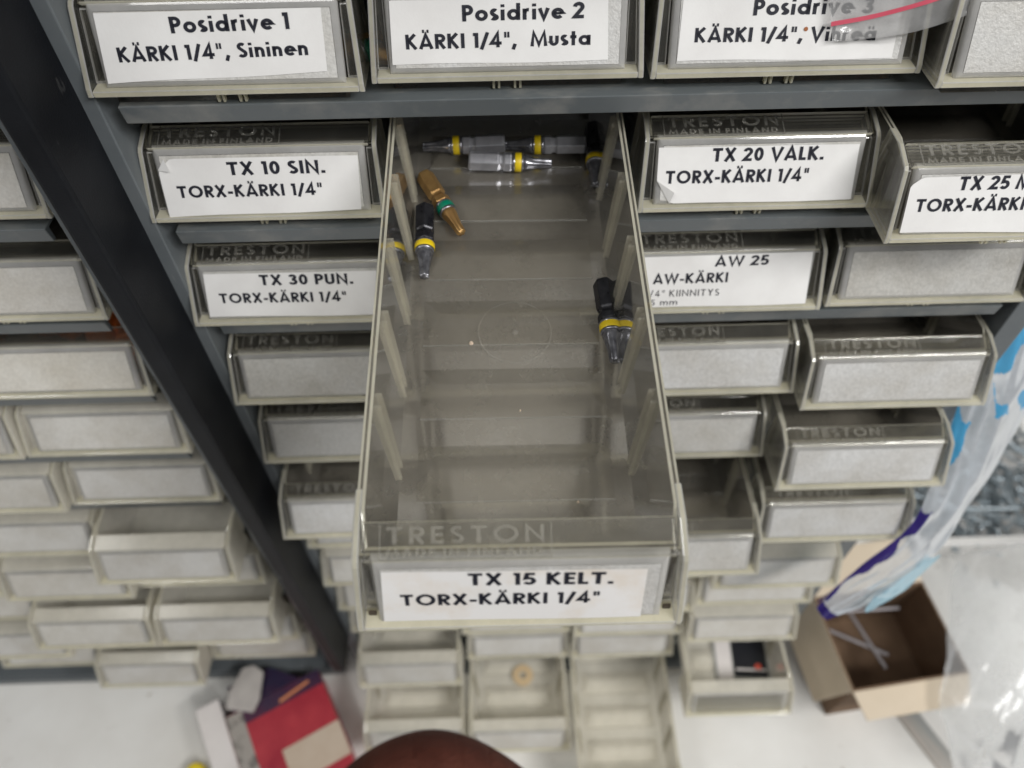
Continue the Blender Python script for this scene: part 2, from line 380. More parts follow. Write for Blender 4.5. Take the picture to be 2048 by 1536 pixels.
# ------------------------------------------------------------------ the drawer
LEAN = R(22.6)
CL, SL = math.cos(LEAN), math.sin(LEAN)
def front_plane(off):
    """label face of a drawer: x sideways, t up the leaning face, off = proud of the face (mm)"""
    return lambda x, t, e=0: (x, 1.5+t*SL-(off+e)*CL, 7+t*CL+(off+e)*SL)
LEDGE_A = math.atan2(2.8, 8.8)
LEDGE_L = 9.2
def ledge_plane(off):
    ca, sa = math.cos(LEDGE_A), math.sin(LEDGE_A)
    return lambda x, t, e=0: (x, 9.9+t*ca-(off+e)*sa, 27.5+t*sa+(off+e)*ca)
DEPTH = 193
def tray_mesh(half_b=34.4, half_t=38.3, name='tray', ribs=True, h=30, wall=M_CLEAR, floor=M_FLOOR):
    mb = MB(); wl = 2.0; fl = 1.6
    def loop(hb, ht, yf, yb, zb, inner):
        i = wl if inner else 0
        b = [(-hb+i, yf+i, zb), (hb-i, yf+i, zb), (hb-i, yb-i, zb), (-hb+i, yb-i, zb)]
        xm = ht-i; xf = hb+(ht-hb)*.85-i
        t = [(-xf, yf+7.2+i, h-4.2), (xf, yf+7.2+i, h-4.2), (xm, yf+17, h), (xm, yb-i, h), (-xm, yb-i, h), (-xm, yf+17, h)]
        return b, t
    ob, ot = loop(half_b, half_t, 5.0, DEPTH, 0.3, False)
    ib, it = loop(half_b, half_t, 5.0, DEPTH, 0.3+fl, True)
    def shell(b, t, side, floor):
        mb.add(b+t, [(0, 1, 2, 3), (0, 1, 5, 4), (1, 2, 7, 6, 5), (2, 3, 8, 7), (3, 0, 4, 9, 8)], [floor, side, side, side, side])
    shell(ob, ot, 0, 0); shell(ib, it, 0, 2)
    n = 6
    def mix(k): return [tuple(a*(1-k)+b*k for a, b in zip(p, q)) for p, q in zip(ot, it)]
    rg = [ot, mix(.28), mix(.62), it]
    for k, mi in ((0, 1), (1, 0), (2, 1)):
        mb.add(rg[k]+rg[k+1], [(i, (i+1) % n, n+(i+1) % n, n+i) for i in range(n)], mi)
    if ribs:
        for sgn in (-1, 1):
            for y in (50, 76.5, 103, 129.5, 156):
                for dy in (0, 3.6):
                    def X(z): return half_b+(half_t-half_b)*(z/h)-wl+.15
                    yt, yb_ = y+dy, y+dy-8.5; z1, z0 = h-1.6, 2.6; wd = .75; pr = 1.7
                    p = []
                    for yy, zz in ((yb_, z0), (yt, z1)):
                        xo = X(zz); xi = xo-pr*(1 if zz > 10 else .8)
                        p += [(sgn*xo, yy, zz), (sgn*xi, yy, zz), (sgn*xi, yy+wd, zz), (sgn*xo, yy+wd, zz)]
                    mb.hexa(p, 3)
        z = 0.3+fl+.03
        for y in (35, 61, 87, 113, 139, 165):
            a = [(-27.5, y, z), (27.5, y, z), (27.5, y+17, z), (-27.5, y+17, z)]
            b = [(-22.5, y+8.5, z+2.1), (22.5, y+8.5, z+2.1), (22.5, y+10.5, z+2.1), (-22.5, y+10.5, z+2.1)]
            mb.add(a+b, [(4, 5, 6, 7), (0, 1, 5, 4), (1, 2, 6, 5), (2, 3, 7, 6), (3, 0, 4, 7)], 5)
            mb.box(-27.5, 27.5, y-.55, y-.05, z, z+.3, 4)
    me = mb.mesh(name, [wall, M_EDGE, floor, M_RIBP, M_EMB, M_RIDGE if floor is M_FLOOR else floor])
    return me
def front_mesh(name='front_panel', M_CLEAR=M_CLEAR):
    mb = MB()
    # bottom lip
    mb.box(-38.4, 38.4, .1, 5.6, 4.6, 6.4, 1)
    # side cheeks
    for s in (-1, 1):
        prof = [(0, 4.6), (0.2, 7.0), (8.9, 26.6), (10.0, 27.6), (18.2, 30.3), (27, 30.3), (27, 4.6)]
        a = len(mb.v)
        x0, x1 = (38.5, 40.1) if s > 0 else (-40.1, -38.5)
        mb.prism_x(prof, x0, x1, 0, 1)
        for k in range(a, len(mb.v)):
            v = mb.v[k]; mb.v[k] = (v[0]-s*MM*1.4*(v[2]/MM-4.6)/26, v[1], v[2])
    # web joining the label face to the cheeks
    for s in (-1, 1):
        mb.hexa([(s*35.0, 4.4, 6.5), (s*38.4, 4.4, 6.5), (s*38.4, 5.6, 6.5), (s*35.0, 5.6, 6.5),
                 (s*35.0, 11.2, 25), (s*37.3, 11.2, 25), (s*37.3, 12.4, 25), (s*35.0, 12.4, 25)], 0)
    me = mb.mesh(name, [M_CLEAR, M_EDGE, M_SLAB, M_RIM])
    # label face: bevelled slab
    bevel(me, .3, 2, 30, mat=3)
    m2 = MB(); P = front_plane(0)
    rings = []
    for off, sd, bt, tp in ((-2.3, 0, 0, 0), (-1.2, 0, 0, 0), (-.75, .12, .10, .22), (-.42, .42, .35, .75), (-.18, .9, .75, 1.6), (-.04, 1.5, 1.2, 2.5), (0, 1.9, 1.5, 3.0)):
        x, a, b = 34.6-sd, -.3+bt, 22.6-tp
        rings.append([P(-x, a, off), P(x, a, off), P(x, b, off), P(-x, b, off)])
    pts = [p for r in rings for p in r]; fs = [(3, 2, 1, 0)]; mi = [2]
    for k in range(len(rings)-1):
        for e in range(4): fs.append((k*4+e, k*4+(e+1) % 4, k*4+4+(e+1) % 4, k*4+4+e)); mi.append(3)
    k = 4*(len(rings)-1); fs.append((k, k+1, k+2, k+3)); mi.append(2)
    m2.add(pts, fs, mi)
    s_me = m2.mesh('slab', [M_CLEAR, M_EDGE, M_SLAB, M_RIM])
    m3 = MB(); Q = ledge_plane(0)
    m3.hexa([Q(-36.2, 0, -1.6), Q(36.2, 0, -1.6), Q(36.2, LEDGE_L, -1.6), Q(-36.2, LEDGE_L, -1.6), Q(-36.2, 0), Q(36.2, 0), Q(36.2, LEDGE_L), Q(-36.2, LEDGE_L)], [0, 0, 1, 0, 1, 0])
    l_me = bevel(m3.mesh('ledge', [M_CLEAR, M_EDGE, M_SLAB]), .5, 2)
    bm = bmesh.new(); bm.from_mesh(me); bm.from_mesh(s_me); bm.from_mesh(l_me); bm.to_mesh(me); bm.free()
    return me
def insert_mesh(mat, name='label_insert'):
    mb = MB(); a = front_plane(.03); 
    b = [a(-32.6, 1.3), a(32.6, 1.3), a(32.6, 19.5), a(-32.6, 19.5)]
    t = [a(-32.6, 1.3, .12), a(32.6, 1.3, .12), a(32.6, 19.5, .12), a(-32.6, 19.5, .12)]
    mb.hexa(b+t)
    return mb.mesh(name, mat)
def emboss_mesh():
    mb = MB(); Q = ledge_plane(.02)
    place_text(mb, 'TRESTON', -31, 5.5, 4.0, 4.0, 3.9, Q, .17, .24, thick=.2)
    place_text(mb, 'MADE IN FINLAND', -31, 5, 1.1, 1.1, 1.9, Q, .19, .22, thick=.2)
    # moulded frame round the lettering
    for x0, x1, t0, t1 in ((-32.6, 7.2, .35, .6), (-32.6, -32.3, .6, 8.6), (6.9, 7.2, .6, 8.6)):
        mb.hexa([Q(x0, t0), Q(x1, t0), Q(x1, t1), Q(x0, t1), Q(x0, t0, .15), Q(x1, t0, .15), Q(x1, t1, .15), Q(x0, t1, .15)])
    return mb.mesh('embossed_lettering', M_EMB)
ME_TRAY = tray_mesh(); ME_TRAY_PLAIN = tray_mesh(ribs=False, name='tray_plain')
ME_TRAY_CLOUDY = tray_mesh(ribs=False, name='tray_glare', wall=M_GLARE, floor=M_GLARE); ME_TRAY_GLARER = tray_mesh(name='tray_glare', wall=M_GLARE, floor=M_GLARE)
ME_FRONTC = front_mesh('front_panel', M_GLARE)
ME_FRONT = front_mesh(); ME_INS = insert_mesh(M_FROST); ME_INSL = insert_mesh(M_FROSTL); ME_EMB = emboss_mesh()
MARK = MB()   # the two short ribs under the front lip
for x in (-4.2, -2.6, 2.2, 3.8): MARK.box(x-.35, x+.35, 3.4, 4.9, .5, 4.5)
ME_NIB = MARK.mesh('moulded_rib', M_EDGE)

def drawer(x, y, z, label, group, pale=False, emboss=True, ribs=True, rot=(0, 0, 0), ins=True, glare=False):
    r = empty('plastic_drawer', (x, y, z), rot)  # each one is a pull-out drawer of a cabinet
    tag(r, label, 'storage bin', group)
    obj('tray', (ME_TRAY_GLARER if ribs else ME_TRAY_CLOUDY) if glare else (ME_TRAY if ribs else ME_TRAY_PLAIN), r)
    fp = obj('front_panel', ME_FRONTC if glare else ME_FRONT, r)
    if emboss: obj('embossed_lettering', ME_EMB, fp)
    obj('moulded_rib', ME_NIB, r)
    if ins: obj('label_insert', ME_INSL if pale else ME_INS, r)
    return r

def paper(d, corners, lines, mat=None, curl=None, cut=None, fold=None):
    """paper label on a drawer face; corners TL,TR,BR,BL in (x,t); lines = text runs"""
    nx, ny = 32, 12
    mb = MB(); P = front_plane(.28)
    TL, TR, BR, BL = corners
    pts = []
    for j in range(ny+1):
        for i in range(nx+1):
            u, v = i/nx, j/ny
            if cut:
                cu_, cv_, sx, sy = cut
                a_, b_ = abs(u-cu_)/sx, abs(v-cv_)/sy
                if a_+b_ < 1:
                    g = (1-a_-b_)/2
                    u = u+(1 if cu_ == 0 else -1)*g*sx; v = v+(1 if cv_ == 0 else -1)*g*sy
            x = (BL[0]*(1-u)+BR[0]*u)*(1-v)+(TL[0]*(1-u)+TR[0]*u)*v
            t = (BL[1]*(1-u)+BR[1]*u)*(1-v)+(TL[1]*(1-u)+TR[1]*u)*v
            t += .18*math.sin(u*7+v)*(1-v)
            e = .05*math.sin(u*9+v*4)
            if curl:
                cu, cv, rad, hgt = curl
                dd = math.hypot((u-cu)*(BR[0]-BL[0]), (v-cv)*(TL[1]-BL[1]))
                if dd < rad: e += hgt*(1-dd/rad)**1.5
            pts.append(P(x, t, e))
    fs = []
    for j in range(ny):
        for i in range(nx):
            a = j*(nx+1)+i; fs.append((a, a+1, a+nx+2, a+nx+1))
    mb.add(pts, fs)
    if fold:
        mb.add([P(*q) for q in fold], [(0, 1, 2)])
    po = obj('paper_label', mb.mesh('paper_label', mat or M_PAPER, smooth=True), d)
    tb = MB(); T = front_plane(.42)
    for (txt, x0, t0, x1, t1, cap, wgt) in lines:
        place_text(tb, txt, x0, x1, t0, t1, cap, T, wgt, .24 if wgt < .15 else .13)
    obj('lettering', tb.mesh('lettering', M_INK, fix=False), po)
    return po

# ------------------------------------------------------------------ the setting
mb = MB(); mb.box(-900, 1300, -700, 420, -585, -545)
bench = obj('bench', bevel(mb.mesh('bench', M_BENCH), 2, 2)); tag(bench, 'white workbench top under the drawer cabinets', 'workbench', kind='structure')
mb = MB(); mb.box(-900, 1300, 424, 450, -545, 500)
wall = obj('wall', mb.mesh('wall', pbr("pale_wall_paint", (.62, .61, .58), (.56, .55, .52), 6, .8))); tag(wall, 'pale painted wall behind the drawer cabinets', 'wall', kind='structure')

H = 47.7
def cabinet(name, x0, x1, yf, label, rows, ztop, zbot):
    r = empty(name, ((x0+x1)/2, yf, zbot)); tag(r, label, 'cabinet')
    ox, oy, oz = (x0+x1)/2, yf, zbot
    def part(nm, b, mat, bv=.5):
        o = obj(nm, bevel(b.mesh(nm, mat), bv, 2), r, (-ox, -oy, -oz)); return o
    for a, b_ in ((x0-14, x0-5.2), (x1+6, x1+16)):
        m = MB(); m.box(a, b_, yf, yf+215, zbot, ztop); part('side_panel', m, M_STEEL)
    m = MB(); m.box(x0-4.2, x1+4.5, yf+213, yf+215, zbot, ztop); part('back_panel', m, M_STEEL, .1)
    for i in rows:
        m = MB()
        m.prism_x([(yf+210, -i*H), (yf+.0, -i*H), (yf+1.2, -i*H-6.4), (yf+3, -i*H-6.4), (yf+3, -i*H-1.2), (yf+210, -i*H-1.2)], x0, x1, 0, 0)
        part('shelf', m, M_STEELD if i < 4 else M_STEEL, .35)
    m = MB(); m.box(x0-14, x1+15, yf-.5, yf+215, zbot-9, zbot-.3); part('base_plate', m, M_STEEL)
    return r
cab_r = cabinet('drawer_cabinet', 0, 314, 0, 'grey steel drawer cabinet to the right of the black upright', range(-1, 12), 110, -531)
cab_l = cabinet('drawer_cabinet', -420, -46, 3, 'grey steel drawer cabinet to the left of the black upright', range(-1, 12), 110, -531)
mb = MB(); mb.box(-18.2, -9.9, -26, 214, -443, 130)
post = obj('cabinet_upright', bevel(mb.mesh('cabinet_upright', M_BLACK), 1.6, 3)); tag(post, 'black painted steel upright standing between the two grey cabinets', 'upright')

# ------------------------------------------------------------------ drawers of the right-hand cabinet
P_ = 81.5
ORD = ['top', 'second', 'third', 'fourth', 'fifth', 'sixth', 'seventh', 'eighth', 'ninth', 'tenth', 'eleventh', 'bottom']
CW = ['first', 'second', 'third', 'fourth']
named = {(0, 0): 'clear drawer with paper label Posidrive 1, Sininen', (0, 1): 'clear drawer with paper label Posidrive 2, Musta',
         (0, 2): 'clear drawer with paper label Posidrive 3, Vihre\u00e4, under the zip bag',
         (1, 0): 'clear drawer with paper label TX 10 SIN. beside the black upright',
         (1, 2): 'clear drawer with paper label TX 20 VALK. and a curled corner', (1, 3): 'clear drawer with paper label TX 25, pulled out a little',
         (2, 0): 'clear drawer with paper label TX 30 PUN. beside the black upright', (2, 2): 'clear drawer with paper label AW 25, AW-K\u00c4RKI'}
Y0 = {0: (-2.7, 1.5, .7, -7.7), 1: (-.8, None, -1.6, -20.2), 2: (-4.8, -4, -4.3, -2.8), 3: (-7.5, -6, -8.8, -18.3), 4: (-7.4, -6, -11, -30.3),
      5: (-23.9, -8, -50.8, -33.9), 6: (-6, -8, -12, 0), 7: (-9, -14, -10, -18.8), 8: (-6, -12, -14, -10.3), 9: (-4, -8, -12, -18.8),
      10: (-29.6, -10.8, -12, -58), 11: (-66, -68, -112, None)}
DX = {0: (-.5, -.3, .2, 0), 1: (-.9, 0, 2.0, -.8), 2: (-1.4, 0, -1, 0), 3: (.4, 0, 1.2, 0), 4: (.3, 0, -.8, -1.0), 5: (.6, 0, 0, 0),
      9: (0, .3, .6, .8), 10: (.4, 1.6, 1.2, 1.2), 11: (.8, .8, .8, .6)}
G_R = 'clear drawers of the right cabinet'
DR = {}
for i in range(12):
    for c in range(4):
        y = Y0[i][c]
        if y is None: continue
        x = 35.1+c*P_+DX.get(i, (0,)*4)[c]
        lab = named.get((i, c))
        if not lab:
            place = {0: 'column beside the black upright', 1: 'second column', 2: 'third column', 3: 'outer right column'}[c]
            if (i, c) == (0, 3): lab = 'blank clear drawer with bright frame at the top right'
            elif (i, c) == (11, 2): lab = 'bottom row clear drawer pulled out furthest, right of the fingers'
            elif (i, c) == (10, 3): lab = 'clear drawer without insert, a small printed card lying in it'
            elif (i, c) == (11, 1): lab = 'bottom row clear drawer with a brass washer in it'
            elif (i, c) == (5, 2): lab = 'blank clear drawer pulled well out just right of the open drawer'
            else: lab = f'blank clear drawer, {ORD[i]} row of the right cabinet, {place}'
        DR[i, c] = drawer(x, y, -i*H, lab, G_R, emboss=i < 6, pale=(i > 6), ribs=(i < 6 or i > 9), ins=(i, c) != (10, 3), glare=i > 5)
# written labels
def L2(a, b, wa=.21, wb=.205): return [a+(wa,), b+(wb,)]
paper(DR[0, 0], [(-32.6, 19.2), (30.2, 19.5), (29.8, 3.0), (-33.4, 1.0)], L2(('Posidrive 1', -12.2, 13.8, 20.9, 14.3, 4.2), ('K\u00c4RKI 1/4", Sininen', -28.6, 6.6, 25.1, 7.5, 3.9)))
paper(DR[0, 1], [(-33, 19), (28.8, 19), (29.4, 2.4), (-33.5, 2.3)], L2(('Posidrive 2', -12.6, 13.4, 22, 13.6, 4.2), ('K\u00c4RKI 1/4",  Musta', -29.2, 6.4, 24.1, 6.6, 3.9)))
paper(DR[0, 2], [(-32, 19.5), (31, 19), (30.7, 1.6), (-32.5, 2.1)], L2(('Posidrive 3', -11.8, 13.7, 22.3, 13.6, 4.2), ('K\u00c4RKI 1/4", Vihre\u00e4', -27.9, 7, 24.7, 6.5, 3.8)))
paper(DR[1, 0], [(-33.8, 18.6), (32.4, 18.4), (31.6, .3), (-33.6, -.8)], L2(('TX 10 SIN.', -11, 12.9, 21.2, 12.9, 4.3), ('TORX-K\u00c4RKI 1/4"', -29, 5.7, 19.4, 5.7, 4.0)), cut=(0, 1, .07, .2), fold=[(-31.2, 18.6, .1), (-33.8, 14.9, .1), (-29.4, 14.6, 1.4)])
paper(DR[2, 0], [(-32.6, 18.6), (32.3, 18.4), (30, .4), (-33.6, 1.2)], L2(('TX 30 PUN.', -12, 13.7, 23.1, 13.4, 4.2), ('TORX-K\u00c4RKI 1/4"', -28.4, 6.8, 19.9, 6.4, 4.0)))
paper(DR[1, 2], [(-34.2, 19), (32.4, 18.7), (33, .2), (-34, .2)], L2(('TX 20 VALK.', -16.2, 14.1, 21, 13.9, 4.4), ('TORX-K\u00c4RKI 1/4"', -31.2, 7.1, 17, 6.9, 4.3)), cut=(0, 0, .07, .42), fold=[(-29.3, .2, .1), (-34, 8.1, .1), (-28.2, 4.4, 1.8)])
paper(DR[1, 3], [(-35.4, 18.6), (30, 19.4), (30, -.2), (-35.4, .8)], L2(('TX 25 M', -20, 14.4, 3, 14.4, 4.4), ('TORX-K\u00c4RKI 1/4"', -32.3, 7.7, 15.6, 7.5, 4.2)), cut=(0, 1, .05, .14))
aw = [('AW 25', -3.3, 16.3, 17, 16.5, 4.0, .19), ('AW-K\u00c4RKI', -26.3, 9.8, 2.3, 9.9, 4.0, .19), ('1/4" KIINNITYS', -29.0, 4.5, -.3, 4.5, 2.7, .12), ('25 mm', -29.5, .9, -16.4, 1.0, 2.4, .12)]
paper(DR[2, 2], [(-33.5, 20.6), (33.4, 21.2), (34, .0), (-33, .0)], aw)
mb = MB(); Pp = front_plane(.5)
c0 = (10 - 6.0, 9.9)
mb.add([Pp(c0[0]+.62*math.cos(k*.785), c0[1]+.62*math.sin(k*.785), .0) for k in range(8)], [tuple(range(8))])
sp = obj('rust_speck', mb.mesh('rust_speck', M_RUST), DR[0, 2])

# ------------------------------------------------------------------ the pulled-out drawer and its bits
hero = drawer(115.2, -138.5*math.cos(R(7)), -48.3-138.5*math.sin(R(7)), 'clear drawer labelled TX 15 KELT., pulled right out and holding screwdriver bits', G_R, rot=(R(7), R(1.0), 0))
paper(hero, [(-32.5, 18.9), (29.6, 18.2), (29.6, .4), (-33.4, .8)], L2(('TX 15 KELT.', -12.4, 13.8, 21.8, 13.2, 4.3), ('TORX-K\u00c4RKI 1/4"', -28.7, 6.8, 19, 6.4, 4.1)), mat=M_PAPERD)
mb = MB(); z = 2.05     # gate mark moulded in the floor
ring = []
for k in range(48):
    a = 2*math.pi*k/48
    for rr in (11.2, 11.6): ring.append((1.2+rr*math.cos(a), 91+rr*math.sin(a), z+.9+.25*math.sin(a)))
mb.add(ring, [(2*k, 2*k+1, (2*k+3) % 96, (2*k+2) % 96) for k in range(48)])
mb.lathe([(z+.8, 1.1), (z+1.6, .5)], 10, 'z')
for k in range(len(mb.v)-20, len(mb.v)): v = mb.v[k]; mb.v[k] = (v[0]+.0012, v[1]+.091, v[2])
gm = obj('gate_mark', mb.mesh('gate_mark', M_EMB), hero)
mb = MB()
for x, y, s in ((-12.5, 87.4, .75), (17, 34, .4), (2, 63, .35)):
    mb.lathe([(2.2, s), (2.9, s*.5)], 6, 'z')
    for k in range(len(mb.v)-12, len(mb.v)): v = mb.v[k]; mb.v[k] = (v[0]+x*MM, v[1]+y*MM, v[2])
obj('dust_grains', mb.mesh('dust_grains', M_TAPE), hero)['kind'] = 'stuff'
mb = MB()
for x in (-36.4, 36.4): mb.box(x-.9, x+.9, 3.4, 4.2, 6.6, 8.4)
obj('grime_spot', mb.mesh('grime_spot', M_GRIME), hero)

def bit_meshes(shank_mat, ring_mat, tip_mat):
    mb = MB()
    rr = 6.7/2/math.cos(R(30))
    def hexring(a, k): return [(a, rr*k*math.cos(R(60*i)), rr*k*math.sin(R(60*i))) for i in range(6)]
    prof = [(0, .84), (.7, 1), (10.6, 1), (11.4, .84), (12.2, .84), (13, 1), (15.2, 1), (15.6, .9)]
    pts = []; fs = []
    for a, k in prof: pts += hexring(a, k)
    for j in range(len(prof)-1):
        for i in range(6): fs.append((j*6+i, j*6+(i+1) % 6, (j+1)*6+(i+1) % 6, (j+1)*6+i))
    fs += [tuple(range(5, -1, -1)), tuple(range((len(prof)-1)*6, len(prof)*6))]
    mb.add(pts, fs); sh = bevel(mb.mesh('shank', shank_mat), .18, 1, 20)
    mb = MB(); mb.lathe([(15.61, 3.4), (15.9, 3.6), (16.5, 3.6), (16.6, 3.5), (19.0, 3.5), (19.1, 3.6), (19.5, 3.6), (19.8, 3.2)], 28, 'x'); cl = mb.mesh('collar', M_BITGREY, True)
    mb = MB(); mb.lathe([(16.65, 3.68), (16.8, 3.76), (18.8, 3.76), (18.95, 3.68)], 28, 'x', cap=False); rg = mb.mesh('colour_ring', ring_mat, True)
    mb = MB(); seg = 36; pts = []; fs = []
    pr = [(19.81, 3.2, 0), (20.8, 3.1, 0), (21.8, 2.9, .4), (24, 2.45, 1), (26.5, 2.05, 1.3), (29.6, 1.95, 1.4), (30, 1.75, 1.4)]
    for a, r, fl in pr:
        for k in range(seg):
            t = 2*math.pi*k/seg
            q = r*(1-.17*fl*(.5-.5*math.cos(6*t)))
            pts.append((a, q*math.cos(t), q*math.sin(t)))
    for j in range(len(pr)-1):
        for k in range(seg): fs.append((j*seg+k, j*seg+(k+1) % seg, (j+1)*seg+(k+1) % seg, (j+1)*seg+k))
    fs += [tuple(range(seg-1, -1, -1)), tuple(range((len(pr)-1)*seg, len(pr)*seg))]
    mb.add(pts, fs); tp = mb.mesh('tip', tip_mat, True)
    return sh, cl, rg, tp
BB = bit_meshes(M_BITBLACK, M_YELLOW, M_BITTIP)
BF = bit_meshes(M_BITFLAT, M_YELLOW, M_BITTIP)
BC = bit_meshes(M_COPPER, M_GREEN, M_COPPER)
def hero_point(x, y, z):
    return hero_m @ Vector((x*MM, y*MM, z*MM))
bpy.context.view_layer.update()
hero_m = hero.matrix_world.copy()
BITS = [((30.0, 107.8), (31.2, 78.4), 15, 'black torx bit with yellow ring lying nearest the drawer front, by the right wall'),
        ((-28.3, 141.5), (-27.6, 111.2), 30, 'black torx bit with yellow ring beside the green-ringed bit'),
        ((-29.2, 157), (-14.8, 128.4), 10, 'brassy torx bit with a green ring'),
        ((-13.5, 163.8), (15.5, 163), 30, 'steel torx bit lying crosswise in front of two others, hexagon to the left'),
        ((-.2, 172.8), (-29.2, 172.2), 30, 'steel torx bit lying crosswise behind, tip pointing left'),
        ((29.5, 171.8), (-.1, 172.6), 33, 'steel torx bit lying crosswise behind, hexagon towards the right wall'),
        ((33.0, 181.5), (31.5, 151.5), 20, 'black torx bit with yellow ring in the dark rear right corner')]
for k, (a, b, roll, lab) in enumerate(BITS):
    z = 2.0+3.45+(1.1 if k > 2 else .7)
    pa, pb = hero_point(a[0], a[1], z), hero_point(b[0], b[1], z-.9)
    d = (pb-pa).normalized(); up = hero_m.to_3x3() @ Vector((0, 0, 1))
    yv = up.cross(d).normalized(); zv = d.cross(yv)
    m = Matrix((d, yv, zv)).transposed() @ Matrix.Rotation(R(roll), 3, 'X')
    e = empty('screwdriver_bit'); e.location = pa; e.rotation_euler = m.to_euler()
    tag(e, lab, 'screwdriver bit', 'bits in the open drawer')
    e.scale = (1, .84, .84) if k == 2 else (1, .90, .90)
    src = BC if k == 2 else (BF if 3 <= k <= 5 else BB)
    obj('shank', src[0], e); c = obj('collar', src[1], e); obj('colour_ring', src[2], c); obj('tip', src[3], e)

BG = bit_meshes(M_COPPER2, M_YELLOW, M_COPPER2)
for (x, y, z, rz, src, lab) in [(52, 18, 6, .3, BC, 'brassy green-ringed bit seen under the Posidrive 1 label'), (60, 26, 6.2, -.5, BC, 'brassy bit with green ring seen at the right end of the Posidrive 1 drawer'),
                               (117, 19, 6, .9, BG, 'copper coloured bit seen low in the Posidrive 2 drawer'), (208, 18, 6, .1, BC, 'brassy bit seen below the Posidrive 3 label')]:
    e = empty('screwdriver_bit', (x, y, z), (0, 0, rz)); tag(e, lab, 'screwdriver bit', 'bits in the top row of drawers')
    obj('shank', src[0], e); c = obj('collar', src[1], e); obj('colour_ring', src[2], c); obj('tip', src[3], e)

# ------------------------------------------------------------------ drawers of the left-hand cabinet
G_L = 'clear drawers of the left cabinet'
YL = {1: (3, 2, 2), 2: (0, -2, 0), 3: (-1, -14, -2), 4: (0, -1, -2), 5: (0, -4, -4), 6: (-25, -6, -4), 7: (-6, -13, -10), 8: (-27, -27, -6), 9: (-8, -10, -16), 10: (-4, -24, -6)}
CL_ = ['beside the black upright', 'second column from the upright', 'third column from the upright']
LD = {}
for i, ys in YL.items():
    for c in range(3):
        if i < 3 and c > 1: continue
        x = -81.2-c*P_
        lab = f'pale clear drawer, left cabinet, {ORD[i]} row, {CL_[c]}'
        LD[i, c] = drawer(x, ys[c], -i*H, lab, G_L, pale=True, emboss=False, ribs=False, glare=i > 3)
# copper parts seen inside the left drawers
mb = MB(); mb.lathe([(0, 4), (1, 6), (9, 6), (10, 8), (16, 8), (17, 5)], 14, 'x'); ME_FIT = mb.mesh('copper_fitting', M_COPPER2, True)
for k, (x, y, z, rz) in enumerate([(-70, 30, -134, .4), (-58, 26, -133, 2.2), (-92, 34, -134, 1.1), (-62, 40, -122, 3.0), (-104, 40, -134, .1), (-76, 44, -122, 1.9), (-88, 42, -122, .7), (-100, 46, -122, 2.6), (-54, 48, -122, 1.2), (-56, 20, -134, .9), (-66, 22, -125, 2.0), (-150, 25, -180, .5), (-146, 30, -172, 1.8)]):
    f = obj('copper_fitting', ME_FIT, None, (x, y, z), (0, 0, rz))
    tag(f, 'copper coloured fitting in a drawer left of the black upright', 'fitting', 'copper fittings in the left cabinet')

# ------------------------------------------------------------------ loose things in the bottom drawers
zf = -11*H+2.2
e = empty('printed_card', (293, -14, zf+H+1.6), (R(1), 0, R(-4))); tag(e, 'small grey card with black and white print in the lowest drawer of the outer column', 'card')
mb = MB(); mb.box(-22, 22, -24, 22, 0, .6); obj('backing', bevel(mb.mesh('backing', pbr("grey_blister", (.33, .33, .31), rough=.35)), .25, 1), e)
mb = MB(); mb.box(-19.5, -8, -19, 22, .62, .8); obj('white_stripe', mb.mesh('white_stripe', M_WHITECARD), e)
mb = MB(); mb.box(-7, 19, -16, 22, .62, .8); bp = obj('black_print', mb.mesh('black_print', pbr("black_print", (.015, .016, .02), rough=.3)), e)
mb = MB(); mb.lathe([(.82, 2.6), (.9, 2.6)], 16, 'z'); obj('red_spot', mb.mesh('red_spot', pbr("red_spot_print", (.7, .10, .06), rough=.4)), bp, (12, -8, 0))
mb = MB(); mb.box(0, 9, 12, 21, .82, .9); mb.box(-5, 18, -11, -9.5, .82, .9); obj('white_print', mb.mesh('white_print', M_WHITECARD), bp)
mb = MB(); mb.lathe([(0, 3.0), (0, 8.5), (2, 8.5), (2, 3.0), (0, 3.0)], 24, 'z', cap=False)
ws = obj('washer', mb.mesh('washer', M_BRASS, False), None, (122, -9, zf+1.5)); tag(ws, 'round brass washer lying in a bottom drawer', 'washer')

# ------------------------------------------------------------------ things on the bench
ZB = -545
def at(o, x, y, z, rz=0): o.location = (x*MM, y*MM, z*MM); o.rotation_euler = (0, 0, R(rz)); return o
# red printed carton
e = empty('red_carton'); at(e, -59.5, -57, ZB, 28); tag(e, 'red and navy printed carton with a grey printed side lying on the bench', 'carton')
mb = MB(); mb.box(-42, 36, -46, 44, 0, 34); obj('box_body', bevel(mb.mesh('box_body', [M_RED]), 1.2, 2), e)
mb = MB(); mb.box(-28.9, 36, 31, 43.5, 34.05, 34.4); obj('navy_band', mb.mesh('navy_band', M_NAVY), e)
mb = MB(); mb.hexa([(-36, 44.2, 33), (20, 44.2, 33), (2, 66, 29), (-34, 68, 29), (-36, 44.2, 34), (20, 44.2, 34), (2, 66, 30), (-34, 68, 30)]); obj('flap', mb.mesh('flap', M_NAVY), e)
mb = MB(); mb.hexa([(0, 33, 34.45), (26, 37, 34.45), (26, 39, 34.45), (0, 35.2, 34.45), (0, 33, 34.6), (26, 37, 34.6), (26, 39, 34.6), (0, 35.2, 34.6)]); obj('orange_stripe', mb.mesh('orange_stripe', M_ORANGE), e)
mb = MB(); mb.box(-10, 36.3, -30, -2, 34.05, 34.5); obj('paper_tape', mb.mesh('paper_tape', M_TAPE), e)
mb = MB(); mb.box(-42, -29, -46, 43, 34.05, 34.3); obj('printed_panel', mb.mesh('printed_panel', M_GREYPRINT), e)
